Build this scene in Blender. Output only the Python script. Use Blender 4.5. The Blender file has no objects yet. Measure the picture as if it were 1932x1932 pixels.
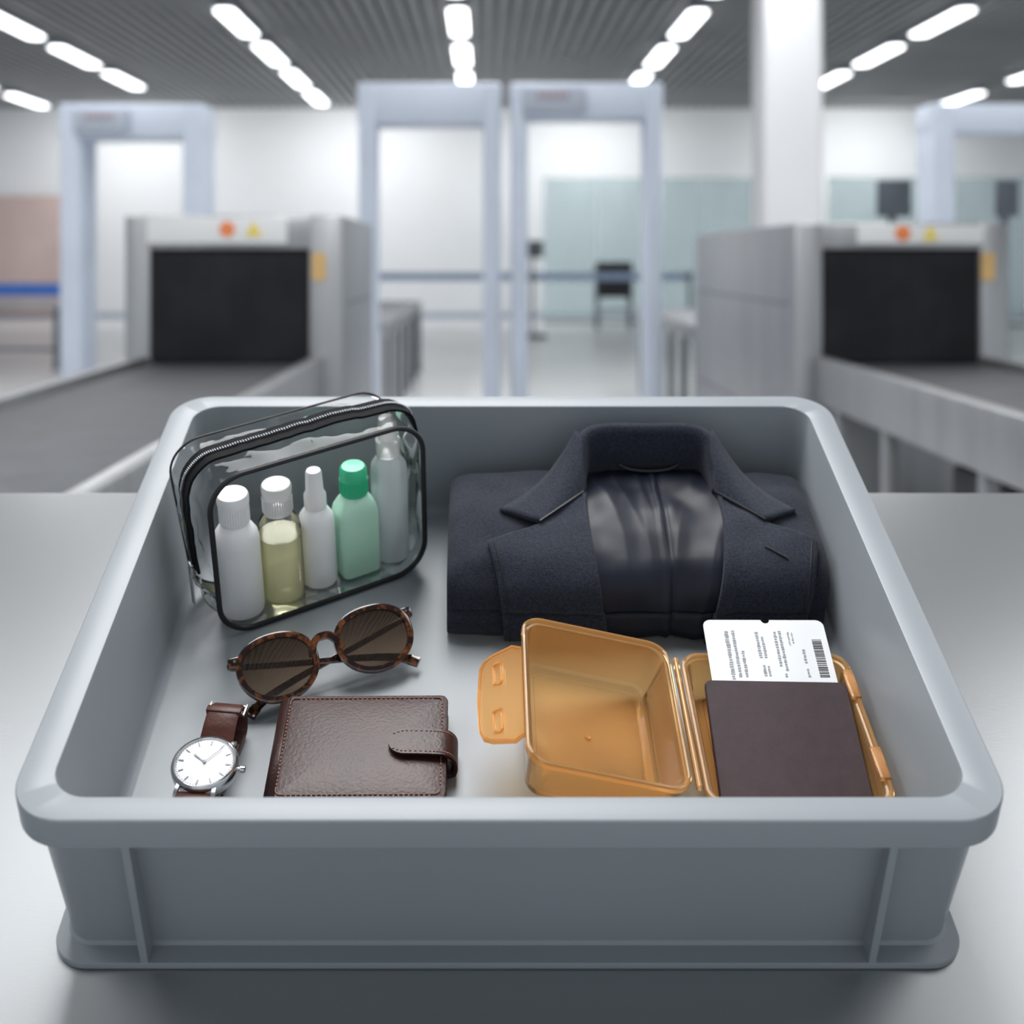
import bpy, bmesh, math, random
from mathutils import Matrix, Vector, noise
random.seed(7)
scene = bpy.context.scene
COL = scene.collection
try:
    scene.view_settings.view_transform = 'Standard'
except Exception:
    pass

# ------------------------------------------------------------------ materials
def new_mat(name):
    m = bpy.data.materials.new(name); m.use_nodes = True
    nt = m.node_tree; nt.nodes.clear()
    out = nt.nodes.new('ShaderNodeOutputMaterial')
    return m, nt, out

def P(name, col, rough=.5, metal=0., bump=None, var=None, coat=0., stretch=None, spec=.5, sheen=0., sss=0., rvar=None):
    m, nt, out = new_mat(name)
    b = nt.nodes.new('ShaderNodeBsdfPrincipled')
    b.inputs['Base Color'].default_value = (*col, 1)
    b.inputs['Roughness'].default_value = rough
    b.inputs['Metallic'].default_value = metal
    b.inputs['Specular IOR Level'].default_value = spec
    b.inputs['Coat Weight'].default_value = coat
    b.inputs['Coat Roughness'].default_value = .15
    b.inputs['Sheen Weight'].default_value = sheen
    if sss:
        b.inputs['Subsurface Weight'].default_value = sss
        b.inputs['Subsurface Radius'].default_value = (.01, .01, .01)
        b.inputs['Subsurface Scale'].default_value = .5
    nt.links.new(b.outputs[0], out.inputs[0])
    def coords():
        tc = nt.nodes.new('ShaderNodeTexCoord')
        mp = nt.nodes.new('ShaderNodeMapping')
        mp.inputs['Scale'].default_value = stretch or (1, 1, 1)
        nt.links.new(tc.outputs['Object'], mp.inputs[0])
        return mp.outputs[0]
    if bump or var or rvar:
        c = coords()
    if bump:
        n = nt.nodes.new('ShaderNodeTexNoise'); n.inputs['Scale'].default_value = bump[0]
        n.inputs['Detail'].default_value = 4
        nt.links.new(c, n.inputs['Vector'])
        bp = nt.nodes.new('ShaderNodeBump'); bp.inputs['Strength'].default_value = bump[1]
        bp.inputs['Distance'].default_value = bump[2] if len(bump) > 2 else .001
        nt.links.new(n.outputs[0], bp.inputs['Height'])
        nt.links.new(bp.outputs[0], b.inputs['Normal'])
    if var:
        n = nt.nodes.new('ShaderNodeTexNoise'); n.inputs['Scale'].default_value = var[0]
        n.inputs['Detail'].default_value = 5
        nt.links.new(c, n.inputs['Vector'])
        r = nt.nodes.new('ShaderNodeValToRGB')
        r.color_ramp.elements[0].position = .35; r.color_ramp.elements[1].position = .65
        a = var[1]
        r.color_ramp.elements[0].color = (*[x*(1-a) for x in col], 1)
        r.color_ramp.elements[1].color = (*[min(1, x*(1+a)) for x in col], 1)
        nt.links.new(n.outputs[0], r.inputs[0]); nt.links.new(r.outputs[0], b.inputs['Base Color'])
    if rvar:
        n = nt.nodes.new('ShaderNodeTexNoise'); n.inputs['Scale'].default_value = rvar[0]
        nt.links.new(c, n.inputs['Vector'])
        mr = nt.nodes.new('ShaderNodeMapRange')
        mr.inputs['To Min'].default_value = rough-rvar[1]; mr.inputs['To Max'].default_value = rough+rvar[1]
        nt.links.new(n.outputs[0], mr.inputs[0]); nt.links.new(mr.outputs[0], b.inputs['Roughness'])
    return m

def CLEAR(name, tint=(1, 1, 1), base=.05, rough=.05, fres=1.45, bump=None, body=None, bodyfac=.0, grad=None):
    """thin clear plastic: tinted transparency + fresnel gloss (+ some diffuse body)"""
    m, nt, out = new_mat(name)
    tr = nt.nodes.new('ShaderNodeBsdfTransparent'); tr.inputs[0].default_value = (*tint, 1)
    gl = nt.nodes.new('ShaderNodeBsdfGlossy'); gl.inputs['Roughness'].default_value = rough
    fr = nt.nodes.new('ShaderNodeFresnel'); fr.inputs['IOR'].default_value = fres
    add = nt.nodes.new('ShaderNodeMath'); add.operation = 'ADD'; add.use_clamp = True
    add.inputs[1].default_value = base
    nt.links.new(fr.outputs[0], add.inputs[0])
    if grad:   # tint gradient along the object's own y axis (graduated sunglass lens)
        tc = nt.nodes.new('ShaderNodeTexCoord'); sp = nt.nodes.new('ShaderNodeSeparateXYZ')
        mr = nt.nodes.new('ShaderNodeMapRange'); mr.inputs['From Min'].default_value = grad[0]; mr.inputs['From Max'].default_value = grad[1]
        rp = nt.nodes.new('ShaderNodeValToRGB')
        rp.color_ramp.elements[0].color = (*tint, 1); rp.color_ramp.elements[1].color = (*grad[2], 1)
        nt.links.new(tc.outputs['Object'], sp.inputs[0]); nt.links.new(sp.outputs['Y'], mr.inputs[0])
        nt.links.new(mr.outputs[0], rp.inputs[0]); nt.links.new(rp.outputs[0], tr.inputs[0])
    mx = nt.nodes.new('ShaderNodeMixShader')
    src = tr.outputs[0]
    if body:
        df = nt.nodes.new('ShaderNodeBsdfDiffuse'); df.inputs[0].default_value = (*body, 1)
        tl = nt.nodes.new('ShaderNodeBsdfTranslucent'); tl.inputs[0].default_value = (*body, 1)
        m1 = nt.nodes.new('ShaderNodeMixShader'); m1.inputs[0].default_value = .45
        nt.links.new(df.outputs[0], m1.inputs[1]); nt.links.new(tl.outputs[0], m1.inputs[2])
        m2 = nt.nodes.new('ShaderNodeMixShader'); m2.inputs[0].default_value = bodyfac
        nt.links.new(tr.outputs[0], m2.inputs[1]); nt.links.new(m1.outputs[0], m2.inputs[2])
        src = m2.outputs[0]
    nt.links.new(add.outputs[0], mx.inputs[0])
    nt.links.new(src, mx.inputs[1]); nt.links.new(gl.outputs[0], mx.inputs[2])
    if bump:
        tc = nt.nodes.new('ShaderNodeTexCoord')
        n = nt.nodes.new('ShaderNodeTexNoise'); n.inputs['Scale'].default_value = bump[0]
        nt.links.new(tc.outputs['Object'], n.inputs['Vector'])
        bp = nt.nodes.new('ShaderNodeBump'); bp.inputs['Strength'].default_value = bump[1]
        bp.inputs['Distance'].default_value = bump[2]
        nt.links.new(n.outputs[0], bp.inputs['Height'])
        nt.links.new(bp.outputs[0], gl.inputs['Normal']); nt.links.new(bp.outputs[0], fr.inputs['Normal'])
    nt.links.new(mx.outputs[0], out.inputs[0])
    return m

def EMIT(name, col, s):
    m, nt, out = new_mat(name)
    e = nt.nodes.new('ShaderNodeEmission'); e.inputs[0].default_value = (*col, 1); e.inputs[1].default_value = s
    nt.links.new(e.outputs[0], out.inputs[0]); return m

def TORTOISE(name):
    m, nt, out = new_mat(name)
    b = nt.nodes.new('ShaderNodeBsdfPrincipled'); b.inputs['Roughness'].default_value = .15
    b.inputs['Coat Weight'].default_value = .5
    tc = nt.nodes.new('ShaderNodeTexCoord'); n = nt.nodes.new('ShaderNodeTexNoise')
    n.inputs['Scale'].default_value = 170; n.inputs['Detail'].default_value = 2.5
    r = nt.nodes.new('ShaderNodeValToRGB')
    r.color_ramp.elements[0].position = .46; r.color_ramp.elements[0].color = (.016, .006, .004, 1)
    r.color_ramp.elements[1].position = .72; r.color_ramp.elements[1].color = (.20, .065, .018, 1)
    nt.links.new(tc.outputs['Object'], n.inputs['Vector']); nt.links.new(n.outputs[0], r.inputs[0])
    nt.links.new(r.outputs[0], b.inputs['Base Color']); nt.links.new(b.outputs[0], out.inputs[0])
    return m

M_tray = P('grey_tray_plastic', (.258, .284, .308), .40, bump=(900, .10, .0004), var=(3, .04), rvar=(12, .04), spec=.45)
M_table = P('brushed_steel_table', (.38, .395, .41), .35, .88, bump=(90, .22, .0003), stretch=(1, 12, 1))
M_steel = P('brushed_steel', (.38, .39, .405), .40, .70, var=(2, .08), stretch=(6, 6, .6))
M_steel_dark = P('dark_steel', (.16, .17, .19), .45, .6, var=(3, .1))
M_roller = P('dull_roller_steel', (.35, .36, .38), .5, .5, var=(5, .1))
M_chrome = P('chrome', (.7, .7, .7), .15, 1., var=(20, .05))
M_steel_soft = P('satin_watch_steel', (.55, .55, .56), .3, .9, var=(20, .05))
M_wool = P('navy_wool', (.0105, .0145, .0270), .92, bump=(1100, .8, .0011), var=(600, .60), sheen=.06)
M_wool2 = P('navy_wool_lapel', (.0125, .0175, .0320), .92, bump=(1100, .8, .0011), var=(600, .60), sheen=.07)
M_lining = P('dark_satin_lining', (.0085, .0115, .0215), .48, bump=(420, .12, .0004), var=(25, .2), spec=.28)
M_black = P('black_rubber', (.008, .009, .011), .45, var=(50, .2))
M_zip = P('black_zipper_tape', (.006, .0065, .008), .75, var=(80, .3), spec=.15)
M_black_plastic = P('black_plastic', (.02, .021, .025), .5, var=(10, .2))
M_leather = P('dark_brown_leather', (.036, .0125, .0100), .40, bump=(380, .5, .0008), var=(30, .25), spec=.38)
M_leather2 = P('brown_strap_leather', (.070, .020, .013), .42, bump=(300, .4, .0006), var=(40, .25), spec=.4)
M_stitch = P('brown_thread', (.18, .08, .055), .7, var=(200, .2))
M_passport = P('plum_brown_leatherette', (.042, .025, .030), .60, bump=(500, .25, .0004), var=(90, .10), spec=.3)
M_paper = P('white_card', (.76, .78, .80), .6, var=(5, .03))
M_ink = P('grey_ink', (.27, .28, .30), .7, var=(50, .1))
M_ink_dark = P('black_ink', (.07, .07, .08), .7, var=(50, .1))
M_white_pl = P('white_translucent_plastic', (.92, .93, .945), .35, bump=(200, .05, .0003), sss=.1, var=(15, .02))
M_cap_white = P('white_cap_plastic', (.93, .935, .945), .3, var=(20, .02))
M_green_cap = P('green_cap_plastic', (.04, .58, .30), .28, var=(20, .05))
M_green = P('mint_green_bottle', (.55, .88, .70), .32, sss=.1, var=(10, .04))
M_yellow = CLEAR('yellow_liquid', (1.0, .99, .80), .01, .08, 1.2, body=(1.0, .99, .72), bodyfac=.62)
M_clear_bottle = CLEAR('clear_bottle', (.995, .995, .98), .02, .05, 1.25)
M_frost = CLEAR('frosted_plastic', (.97, .985, 1), .02, .25, 1.3, body=(.92, .98, 1), bodyfac=.66)
M_frost_cap = CLEAR('frosted_cap', (.97, .98, .98), .03, .2, 1.3, body=(.98, .98, .98), bodyfac=.62)
M_clear = CLEAR('clear_vinyl', (.997, .998, 1), .004, .03, 1.26, bump=(26, .7, .004))
M_amber = CLEAR('amber_plastic', (1.0, .84, .56), .010, .08, 1.27, body=(1.0, .58, .25), bodyfac=.33)
M_lens = CLEAR('brown_lens', (.48, .34, .23), .05, .02, 1.5, body=(.06, .03, .016), bodyfac=.30, grad=(.004, .050, (.08, .045, .025)))
M_tort = TORTOISE('tortoiseshell')
M_dial = P('white_dial', (.80, .81, .83), .40, var=(60, .02))
M_glass = CLEAR('watch_glass', (.99, .99, .99), .0, .02, 1.2)
M_gate = P('pale_blue_gate_plastic', (.62, .68, .79), .45, var=(2, .05))
M_gate2 = P('pale_grey_display', (.42, .46, .54), .4, var=(3, .05))
M_wall = P('white_wall', (.80, .82, .84), .7, var=(.5, .03))
M_pillar = P('white_pillar', (.70, .71, .73), .6, var=(.6, .03))
M_floor = P('pale_floor_tile', (.66, .67, .68), .28, var=(.8, .06))
M_slat = P('grey_ceiling_slat', (.32, .33, .335), .5, var=(.7, .1))
M_belt = P('conveyor_belt', (.080, .085, .095), .6, bump=(80, .2, .001), var=(8, .1))
M_curtain = P('lead_curtain', (.012, .013, .016), .6, var=(4, .3), spec=.25)
M_label = P('white_label', (.75, .76, .77), .5, var=(3, .02))
M_orange = P('orange_sticker', (.80, .24, .08), .5, var=(10, .05))
M_yellow_s = P('yellow_sticker', (.80, .64, .10), .5, var=(10, .05))
M_ambers = P('amber_sticker', (.62, .40, .16), .5, var=(10, .05))
M_blue = P('blue_webbing', (.03, .12, .42), .6, var=(10, .1))
M_blue_pale = P('faded_blue_webbing', (.34, .44, .62), .6, var=(10, .1))
M_red = P('red_print', (.42, .30, .33), .5, var=(10, .1))
M_teal = CLEAR('teal_glass', (.93, .975, .98), .02, .2, 1.3, body=(.76, .90, .92), bodyfac=.32)
M_pink = P('dusty_pink_panel', (.62, .48, .45), .6, var=(.8, .1))
M_lamp = EMIT('lamp_diffuser', (.96, .98, 1), 6.0)
M_screen = P('dark_screen', (.10, .12, .14), .3, var=(4, .2))

# ------------------------------------------------------------------ geometry helpers
def rr(hx, hy, r, n=8):
    pts = []
    for k, (sx, sy) in enumerate([(1, 1), (-1, 1), (-1, -1), (1, -1)]):
        cx, cy = sx*(hx-r), sy*(hy-r)
        for i in range(n+1):
            a = math.pi/2*(k+i/n)
            pts.append((cx+r*math.cos(a), cy+r*math.sin(a)))
    return pts

class G:
    def __init__(s): s.v = []; s.f = []
    def add(s, vs, fs, M=None):
        o = len(s.v)
        s.v += [(M @ Vector(p)) if M else Vector(p) for p in vs]
        s.f += [tuple(i+o for i in f) for f in fs]
        return s
    def box(s, c, d, bev=0, M=None, seg=2):
        bm = bmesh.new(); bmesh.ops.create_cube(bm, size=1)
        for v in bm.verts: v.co = Vector((v.co.x*d[0]+c[0], v.co.y*d[1]+c[1], v.co.z*d[2]+c[2]))
        if bev: bmesh.ops.bevel(bm, geom=bm.edges[:], offset=bev, segments=seg, profile=.5, affect='EDGES')
        bm.verts.index_update()
        s.add([v.co.copy() for v in bm.verts], [[v.index for v in f.verts] for f in bm.faces], M); bm.free(); return s
    def loft(s, loops, cap0=False, cap1=False, ring=True, M=None, close=False):
        n = len(loops[0]); vs = [p for l in loops for p in l]; fs = []
        L = len(loops)
        for i in range(L if close else L-1):
            a = i*n; b = ((i+1) % L)*n
            for j in range(n if ring else n-1):
                k = (j+1) % n
                fs.append((a+j, a+k, b+k, b+j))
        if cap0: fs.append(tuple(reversed(range(n))))
        if cap1: fs.append(tuple((L-1)*n+j for j in range(n)))
        return s.add(vs, fs, M)
    def lathe(s, prof, c=(0, 0, 0), n=32, sx=1, sy=1, M=None, cap=True):
        loops = [[(c[0]+r*sx*math.cos(2*math.pi*j/n), c[1]+r*sy*math.sin(2*math.pi*j/n), c[2]+z) for j in range(n)] for r, z in prof]
        return s.loft(loops, cap, cap, True, M)
    def sweep(s, path, sec, up=(0, 0, 1), closed=False, cap=True, M=None, scales=None):
        up = Vector(up); path = [Vector(p) for p in path]; loops = []; n = len(path)
        for i, p in enumerate(path):
            if closed: t = path[(i+1) % n]-path[i-1]
            else: t = path[min(i+1, n-1)]-path[max(i-1, 0)]
            t.normalize(); sd = t.cross(up)
            if sd.length < 1e-4: sd = t.cross(Vector((1, 0, 0)))
            sd.normalize(); nn = sd.cross(t); k = scales[i] if scales else 1
            loops.append([p+sd*a*k+nn*b*k for a, b in sec])
        return s.loft(loops, cap and not closed, cap and not closed, True, M, closed)
    def tube(s, path, r, up=(0, 0, 1), closed=False, n=8, M=None, scales=None):
        return s.sweep(path, [(r*math.cos(2*math.pi*i/n), r*math.sin(2*math.pi*i/n)) for i in range(n)], up, closed, True, M, scales)
    def cyl(s, a, b, r, n=16, M=None):
        a, b = Vector(a), Vector(b); up = (0, 0, 1) if abs((b-a).normalized().z) < .9 else (0, 1, 0)
        return s.tube([a, b], r, up, n=n, M=M)
    def prism(s, poly, z0, z1, M=None):
        n = len(poly)
        return s.loft([[(x, y, z0) for x, y in poly], [(x, y, z1) for x, y in poly]], True, True, True, M)
    def obj(s, name, mat, parent=None, label=None, category=None, pre=None, frame=None, kind=None, group=None, smooth=40, solid=0, recalc=True, sub=0):
        me = bpy.data.meshes.new(name)
        vs = [pre @ v for v in s.v] if pre else s.v
        me.from_pydata([tuple(v) for v in vs], [], s.f)
        if recalc:
            bm = bmesh.new(); bm.from_mesh(me); bmesh.ops.recalc_face_normals(bm, faces=bm.faces); bm.to_mesh(me); bm.free()
        me.materials.append(mat)
        if smooth:
            for p in me.polygons: p.use_smooth = True
            me.set_sharp_from_angle(angle=math.radians(smooth))
        o = bpy.data.objects.new(name, me); COL.objects.link(o)
        if frame is not None: o.matrix_world = frame
        if parent: o.parent = parent
        for k, v in (('label', label), ('category', category), ('kind', kind), ('group', group)):
            if v: o[k] = v
        if solid:
            md = o.modifiers.new('thickness', 'SOLIDIFY'); md.thickness = solid; md.offset = 0
        if sub:
            md = o.modifiers.new('smooth', 'SUBSURF'); md.levels = sub; md.render_levels = sub
        return o

def thing(name, label, category, M, group=None):
    e = bpy.data.objects.new(name, None); e.empty_display_size = .05; COL.objects.link(e)
    e.matrix_world = M; e['label'] = label; e['category'] = category
    if group: e['group'] = group
    return e

TR = Matrix.Translation
def RX(a): return Matrix.Rotation(math.radians(a), 4, 'X')
def RY(a): return Matrix.Rotation(math.radians(a), 4, 'Y')
def RZ(a): return Matrix.Rotation(math.radians(a), 4, 'Z')

# The inspection table slopes gently toward the viewer; this is its surface frame.
SLOPE = math.degrees(math.atan(.448))
T = TR((.015, .8491, .7405)) @ RX(SLOPE)

# ------------------------------------------------------------------ camera
cam = bpy.data.cameras.new('camera'); co = bpy.data.objects.new('camera', cam); COL.objects.link(co)
co.location = (0, 0, 1.2); co.rotation_euler = (math.radians(90), 0, 0)
cam.sensor_width = 36; cam.lens = 46.58; cam.shift_x = .0264; cam.shift_y = -.2464
cam.clip_start = .05; cam.clip_end = 200
cam.dof.use_dof = True; cam.dof.focus_distance = 1.0; cam.dof.aperture_fstop = 4.8
scene.camera = co

# ------------------------------------------------------------------ setting
G().box((.5, 11.5, -.05), (23, 33, .1)).obj('floor', M_floor, kind='structure', smooth=0)
G().box((.5, 27.1, 2.15), (23, .2, 4.5)).obj('wall_back', M_wall, kind='structure', smooth=0)
G().box((-10.6, 17, 2.15), (.2, 20, 4.5)).obj('wall_left', M_wall, kind='structure', smooth=0)
G().box((11.6, 17, 2.15), (.2, 20, 4.5)).obj('wall_right', M_wall, kind='structure', smooth=0)
g = G().box((.5, 11.5, 4.42), (23, 33, .06))
x = -10.4
while x < 11.4:
    g.box((x, 11.5, 4.33), (.09, 31, .10)); x += .18
g.obj('ceiling', M_slat, kind='structure', smooth=0)
G().box((.5, 26.97, .06), (22, .04, .12)).obj('baseboard_back', M_gate2, kind='structure', smooth=0)
G().prism([(2.80+a, 12.3+b) for a, b in rr(.275, .285, .06)], 0, 4.25).obj('pillar', M_pillar, label='round-cornered white painted structural pillar beside the scanner', category='pillar')

# ceiling lamps
proto = None
rows = [(-8.6, [21.2, 23.9]), (-6.02, [15.9, 18.5, 21.1]), (-3.12, [15.7, 18.3, 20.9, 23.5]), (-.33, [13.0, 15.7, 18.4, 21.1]),
        (2.57, [13.0, 15.8, 18.5, 21.2]), (5.75, [15.7, 18.4, 21.1]), (8.85, [20.3, 23.6])]
def make_lamp(x, y):
    global proto
    if proto is None:
        e = thing('ceiling_lamp', 'long bright white linear lamp hanging below slatted ceiling', 'ceiling light', TR((x, y+1.0, 4.2)), 'linear lamps under the ceiling')
        a = G().box((0, 0, .02), (.24, 1.96, .06), .01).obj('housing', M_gate2, e)
        b = G().prism(rr(.115, .95, .11), -.03, -.012).obj('diffuser', M_lamp, e)
        proto = (e, [a, b]); return
    e = proto[0].copy(); COL.objects.link(e); e.matrix_world = TR((x, y+1.0, 4.2))
    for p in proto[1]:
        q = p.copy(); COL.objects.link(q); q.parent = e
for x, ys in rows:
    for y in ys: make_lamp(x, y)

# ------------------------------------------------------------------ walk-through gates
def gate(x0, x1, y, depth, post, head, sign, label):
    W = x1-x0; H = 2.38
    e = thing('metal_detector_gate', label, 'metal detector', TR(((x0+x1)/2, y+depth/2, 0)), 'walk-through metal detectors')
    for sx in (-1, 1):
        g = G().prism([(sx*(W/2-post/2)+a, b) for a, b in rr(post/2, depth/2, min(.05, post*.35))], 0, H-.02)
        g.obj('post', M_gate, e)
        G().box((sx*(W/2-post/2), 0, .03), (post+.05, depth+.06, .06), .01).obj('foot', M_gate2, e)
    G().box((0, 0, H-head/2), (W+.012, depth-.03, head), .02).obj('header', M_gate, e)
    if sign:
        s = G().box((sign*W, -depth/2-.01, H-head/2), (.42, .05, .17), .01).obj('display', M_gate2, e, label='grey display box with red lettering strip')
        g = G()
        for i in range(5): g.box((sign*W-.1+i*.045, -depth/2-.04, H-head/2+.03), (.03, .01, .035))
        g.obj('display_print', M_red, s)
gate(-.845, .106, 8.8, .35, .12, .28, 0, 'pale blue walk-through metal detector gate beside the scanner')
gate(.176, 1.18, 8.8, .35, .11, .24, -.22, 'pale blue walk-through metal detector gate with display box')
gate(-3.22, -2.12, 10, .45, .17, .26, -.2, 'pale blue metal detector gate near blue barrier belt')
gate(3.36, 4.50, 10, .35, .2, .22, 0, 'pale blue metal detector gate behind scanner and monitors')

# ------------------------------------------------------------------ x-ray machines
def xray(x0, x1, ox0, ox1, y0, y1, H, label, stickx, labx):
    e = thing('xray_scanner', label, 'baggage scanner', TR(((x0+x1)/2, (y0+y1)/2, 0)), 'baggage x-ray scanners')
    pre = TR((-(x0+x1)/2, -(y0+y1)/2, 0))
    def B(g, a, b, c, d, z0, z1, bev=.012): return g.box(((a+b)/2, (c+d)/2, (z0+z1)/2), (b-a, d-c, z1-z0), bev)
    g = G()
    B(g, x0, ox0, y0, y1, .12, H); B(g, ox1, x1, y0, y1, .12, H)
    B(g, ox0-.01, ox1+.01, y0, y1, 1.245, H); B(g, ox0-.01, ox1+.01, y0+.02, y1-.02, .12, .72)
    B(g, ox0-.01, ox1+.01, (y0+y1)/2, (y0+y1)/2+.05, .7, 1.26, 0)
    g.obj('body', M_steel, e, pre=pre)
    g = G()
    n = 14; w = (ox1-ox0)/n
    for i in range(n):
        g.box((ox0+w*(i+.5), y0+.03+.003*(i % 2), 1.0), (w*1.01, .003, .49))
    g.obj('curtain', M_curtain, e, pre=pre)
    g = G(); B(g, labx[0], labx[1], y0-.012, y0-.001, 1.27, H-.01, .004); lab = g.obj('label_panel', M_label, e, pre=pre, label='white header panel with warning stickers')
    for k, (sx, m) in enumerate(stickx):
        q = Matrix.Translation((sx, y0-.014, (1.27+H)/2)) @ RX(90)
        if k == 0: G().lathe([(.034, -.003), (.034, .003)], n=24, M=q).obj('sticker', m, lab, pre=pre, label='round orange-red warning sticker')
        else: G().prism([(-.036, -.03), (.036, -.03), (0, .036)], -.003, .003, M=q).obj('sticker', m, lab, pre=pre, label='yellow triangular warning sticker')
    G().box(((ox1+x1)/2-.03, y0-.004, 1.17), (.06, .006, .12)).obj('side_sticker', M_ambers, e, pre=pre)
    g = G()
    for zz in (.45, 1.0): B(g, x0-.004, x1+.004, y0+.12, y1-.12, zz, zz+.008, 0)
    g.obj('panel_seam', M_steel_dark, e, pre=pre)
    for xx in (x0+.1, x1-.1):
        for yy in (y0+.15, y1-.15): G().cyl((xx, yy, 0), (xx, yy, .14), .035).obj('foot', M_black_plastic, e, pre=pre)
xray(-1.57, -.62, -1.459, -.766, 5.77, 7.3, 1.395, 'brushed steel baggage scanner with black strip curtain and outer belt', [(-1.12, M_orange), (-1.005, M_yellow_s)], (-1.47, -.86))
xray(1.35, 2.28, 1.472, 2.158, 5.77, 8.5, 1.36, 'long brushed steel baggage scanner with black curtain near pillar', [(1.815, M_orange), (1.935, M_yellow_s)], (1.62, 2.17))

# ------------------------------------------------------------------ conveyors
def conveyor(x0, x1, y0, y1, label, shade_at=None):
    xc, yc, L = (x0+x1)/2, (y0+y1)/2, y1-y0
    e = thing('belt_conveyor', label, 'conveyor', TR((xc, yc, 0)), 'scanner feed conveyors')
    G().box((0, 0, .725), (x1-x0, L, .05), .02).obj('belt', M_belt, e)
    for sx in (-1, 1):
        xx = sx*((x1-x0)/2+.03)
        g = G().box((xx, 0, .68), (.055, L, .2), .008).obj('side_rail', M_steel, e)
    g = G().box((0, 0, .6), (x1-x0, L-.2, .02))
    g.obj('underpan', M_steel_dark, e)
    for yy in (-L/2+.25, -L/2+.9, -.1*L, .2*L, L/2-.3):
        for sx in (-1, 1):
            G().box((sx*((x1-x0)/2+.02), yy, .3), (.05, .05, .6), .004).obj('leg', M_steel, e)
    if shade_at:
        G().box((shade_at[0]-xc, shade_at[1]-yc, .25), (.5, .9, .5), .02).obj('shade_box', M_black_plastic, e)  # black box added to stand in for the shade beneath the conveyor
conveyor(-1.459, -.766, 2.3, 5.765, 'dark belt conveyor with steel side rails feeding scanner')
conveyor(1.49, 2.14, 2.6, 5.765, 'dark belt conveyor on steel legs feeding long scanner', (1.85, 4.1))

def roller(x0, x1, y0, y1, label):
    xc, yc = (x0+x1)/2, (y0+y1)/2; L = y1-y0
    e = thing('roller_conveyor', label, 'conveyor', TR((xc, yc, 0)), 'roller conveyors after the scanners')
    for sx in (-1, 1): G().box((sx*(x1-x0)/2, 0, .71), (.04, L, .1), .005).obj('side_rail', M_steel, e)
    g = G(); y = -L/2+.08
    while y < L/2-.04:
        g.cyl((-(x1-x0)/2+.02, y, .73), ((x1-x0)/2-.02, y, .73), .03, 10); y += .13
    o = g.obj('rollers', M_roller, e); o['kind'] = 'stuff'
    for k in range(6):
        yy = -L/2+.15+k*(L-.3)/5
        for sx in (-1, 1): G().box((sx*(x1-x0)/2, yy, .33), (.045, .045, .66), .004).obj('leg', M_steel_dark, e)
roller(-1.40, -.70, 9.25, 14.2, 'steel roller conveyor on dark legs behind scanner')
roller(1.40, 2.10, 8.55, 12.0, 'steel roller conveyor on dark legs beyond long scanner')

# ------------------------------------------------------------------ queue barriers
def barrier(xs, y, h, label, wid=.11, mb=None):
    e = thing('belt_barrier', label, 'queue barrier', TR((xs[0], y, 0)), 'retractable queue barriers')
    for x in xs:
        G().lathe([(.03, .02), (.03, h-.06), (.04, h-.05), (.04, h+.02), (.03, h+.03)], (x-xs[0], 0, 0), 20).obj('post', M_black_plastic, e)
        G().lathe([(.17, 0), (.17, .015), (.06, .035), (.03, .04)], (x-xs[0], 0, 0), 28).obj('foot', M_black_plastic, e)
    for a, b in zip(xs[:-1], xs[1:]):
        G().box(((a+b)/2-xs[0], 0, h-.05), (abs(b-a)-.06, .006, wid), .002).obj('webbing', mb or M_blue, e)
barrier([-4.02, -6.4, -8.6], 13.2, .95, 'black barrier posts with bright blue webbing belt', .13)
barrier([-4.1, -2.2], 16, .95, 'black barrier posts with blue belt beside gate', .10)
barrier([-2.2, 3.4], 22, .97, 'thin pale blue barrier belt strung before white wall', .13, M_blue_pale)

# ------------------------------------------------------------------ glass partition
def glass_wall(x0, x1, y, h, n, label):
    e = thing('glass_partition', label, 'glass partition', TR((x0, y, 0)), 'teal glass screens')
    w = (x1-x0)/n
    for i in range(n):
        G().box((w*(i+.5), 0, h/2+.05), (w-.008, .02, h-.1), .003).obj('glass_panel', M_teal, e)
    G().box(((x1-x0)/2, 0, .03), (x1-x0, .06, .06), .005).obj('floor_channel', M_steel, e)
glass_wall(1.1, 5.2, 25, 2.75, 4, 'frosted teal glass partition panels in front of wall')
glass_wall(6.2, 9.8, 24, 2.7, 3, 'frosted teal glass screen near side wall')
G().box((-9.3, 26.9, 1.3), (2.0, .06, 2.4), .01).obj('wall_panel', M_pink, label='dusty pink matte panel mounted on the white wall', category='wall panel')

# ------------------------------------------------------------------ small background furniture
e = thing('monitor_stand', 'dark monitor on wheeled pole stand by the gate', 'monitor', TR((.72, 20, 0)))
G().box((0, 0, 1.36), (.32, .06, .26), .01).obj('screen', M_screen, e)
G().cyl((0, .02, .08), (0, .02, 1.25), .025).obj('pole', M_steel_dark, e)
G().box((0, 0, .9), (.3, .26, .03), .005).obj('shelf', M_steel_dark, e)
G().box((0, 0, .05), (.4, .34, .06), .01).obj('foot', M_steel_dark, e)
e = thing('equipment_cart', 'black equipment cart with shelf against glass partition', 'cart', TR((2.25, 23.2, 0)))
G().box((0, 0, .85), (.62, .45, .62), .02).obj('cabinet', M_black_plastic, e)
G().box((0, 0, .32), (.66, .5, .04), .01).obj('shelf', M_steel, e)
for sx in (-1, 1):
    for sy in (-1, 1): G().box((sx*.29, sy*.2, .3), (.04, .04, .6), .004).obj('leg', M_steel_dark, e)
e = thing('steel_side_table', 'low steel side table by the blue barrier', 'table', TR((-5.35, 14.8, 0)))
G().box((0, 0, .7), (1.5, .8, .06), .01).obj('tabletop', M_steel, e)
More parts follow.
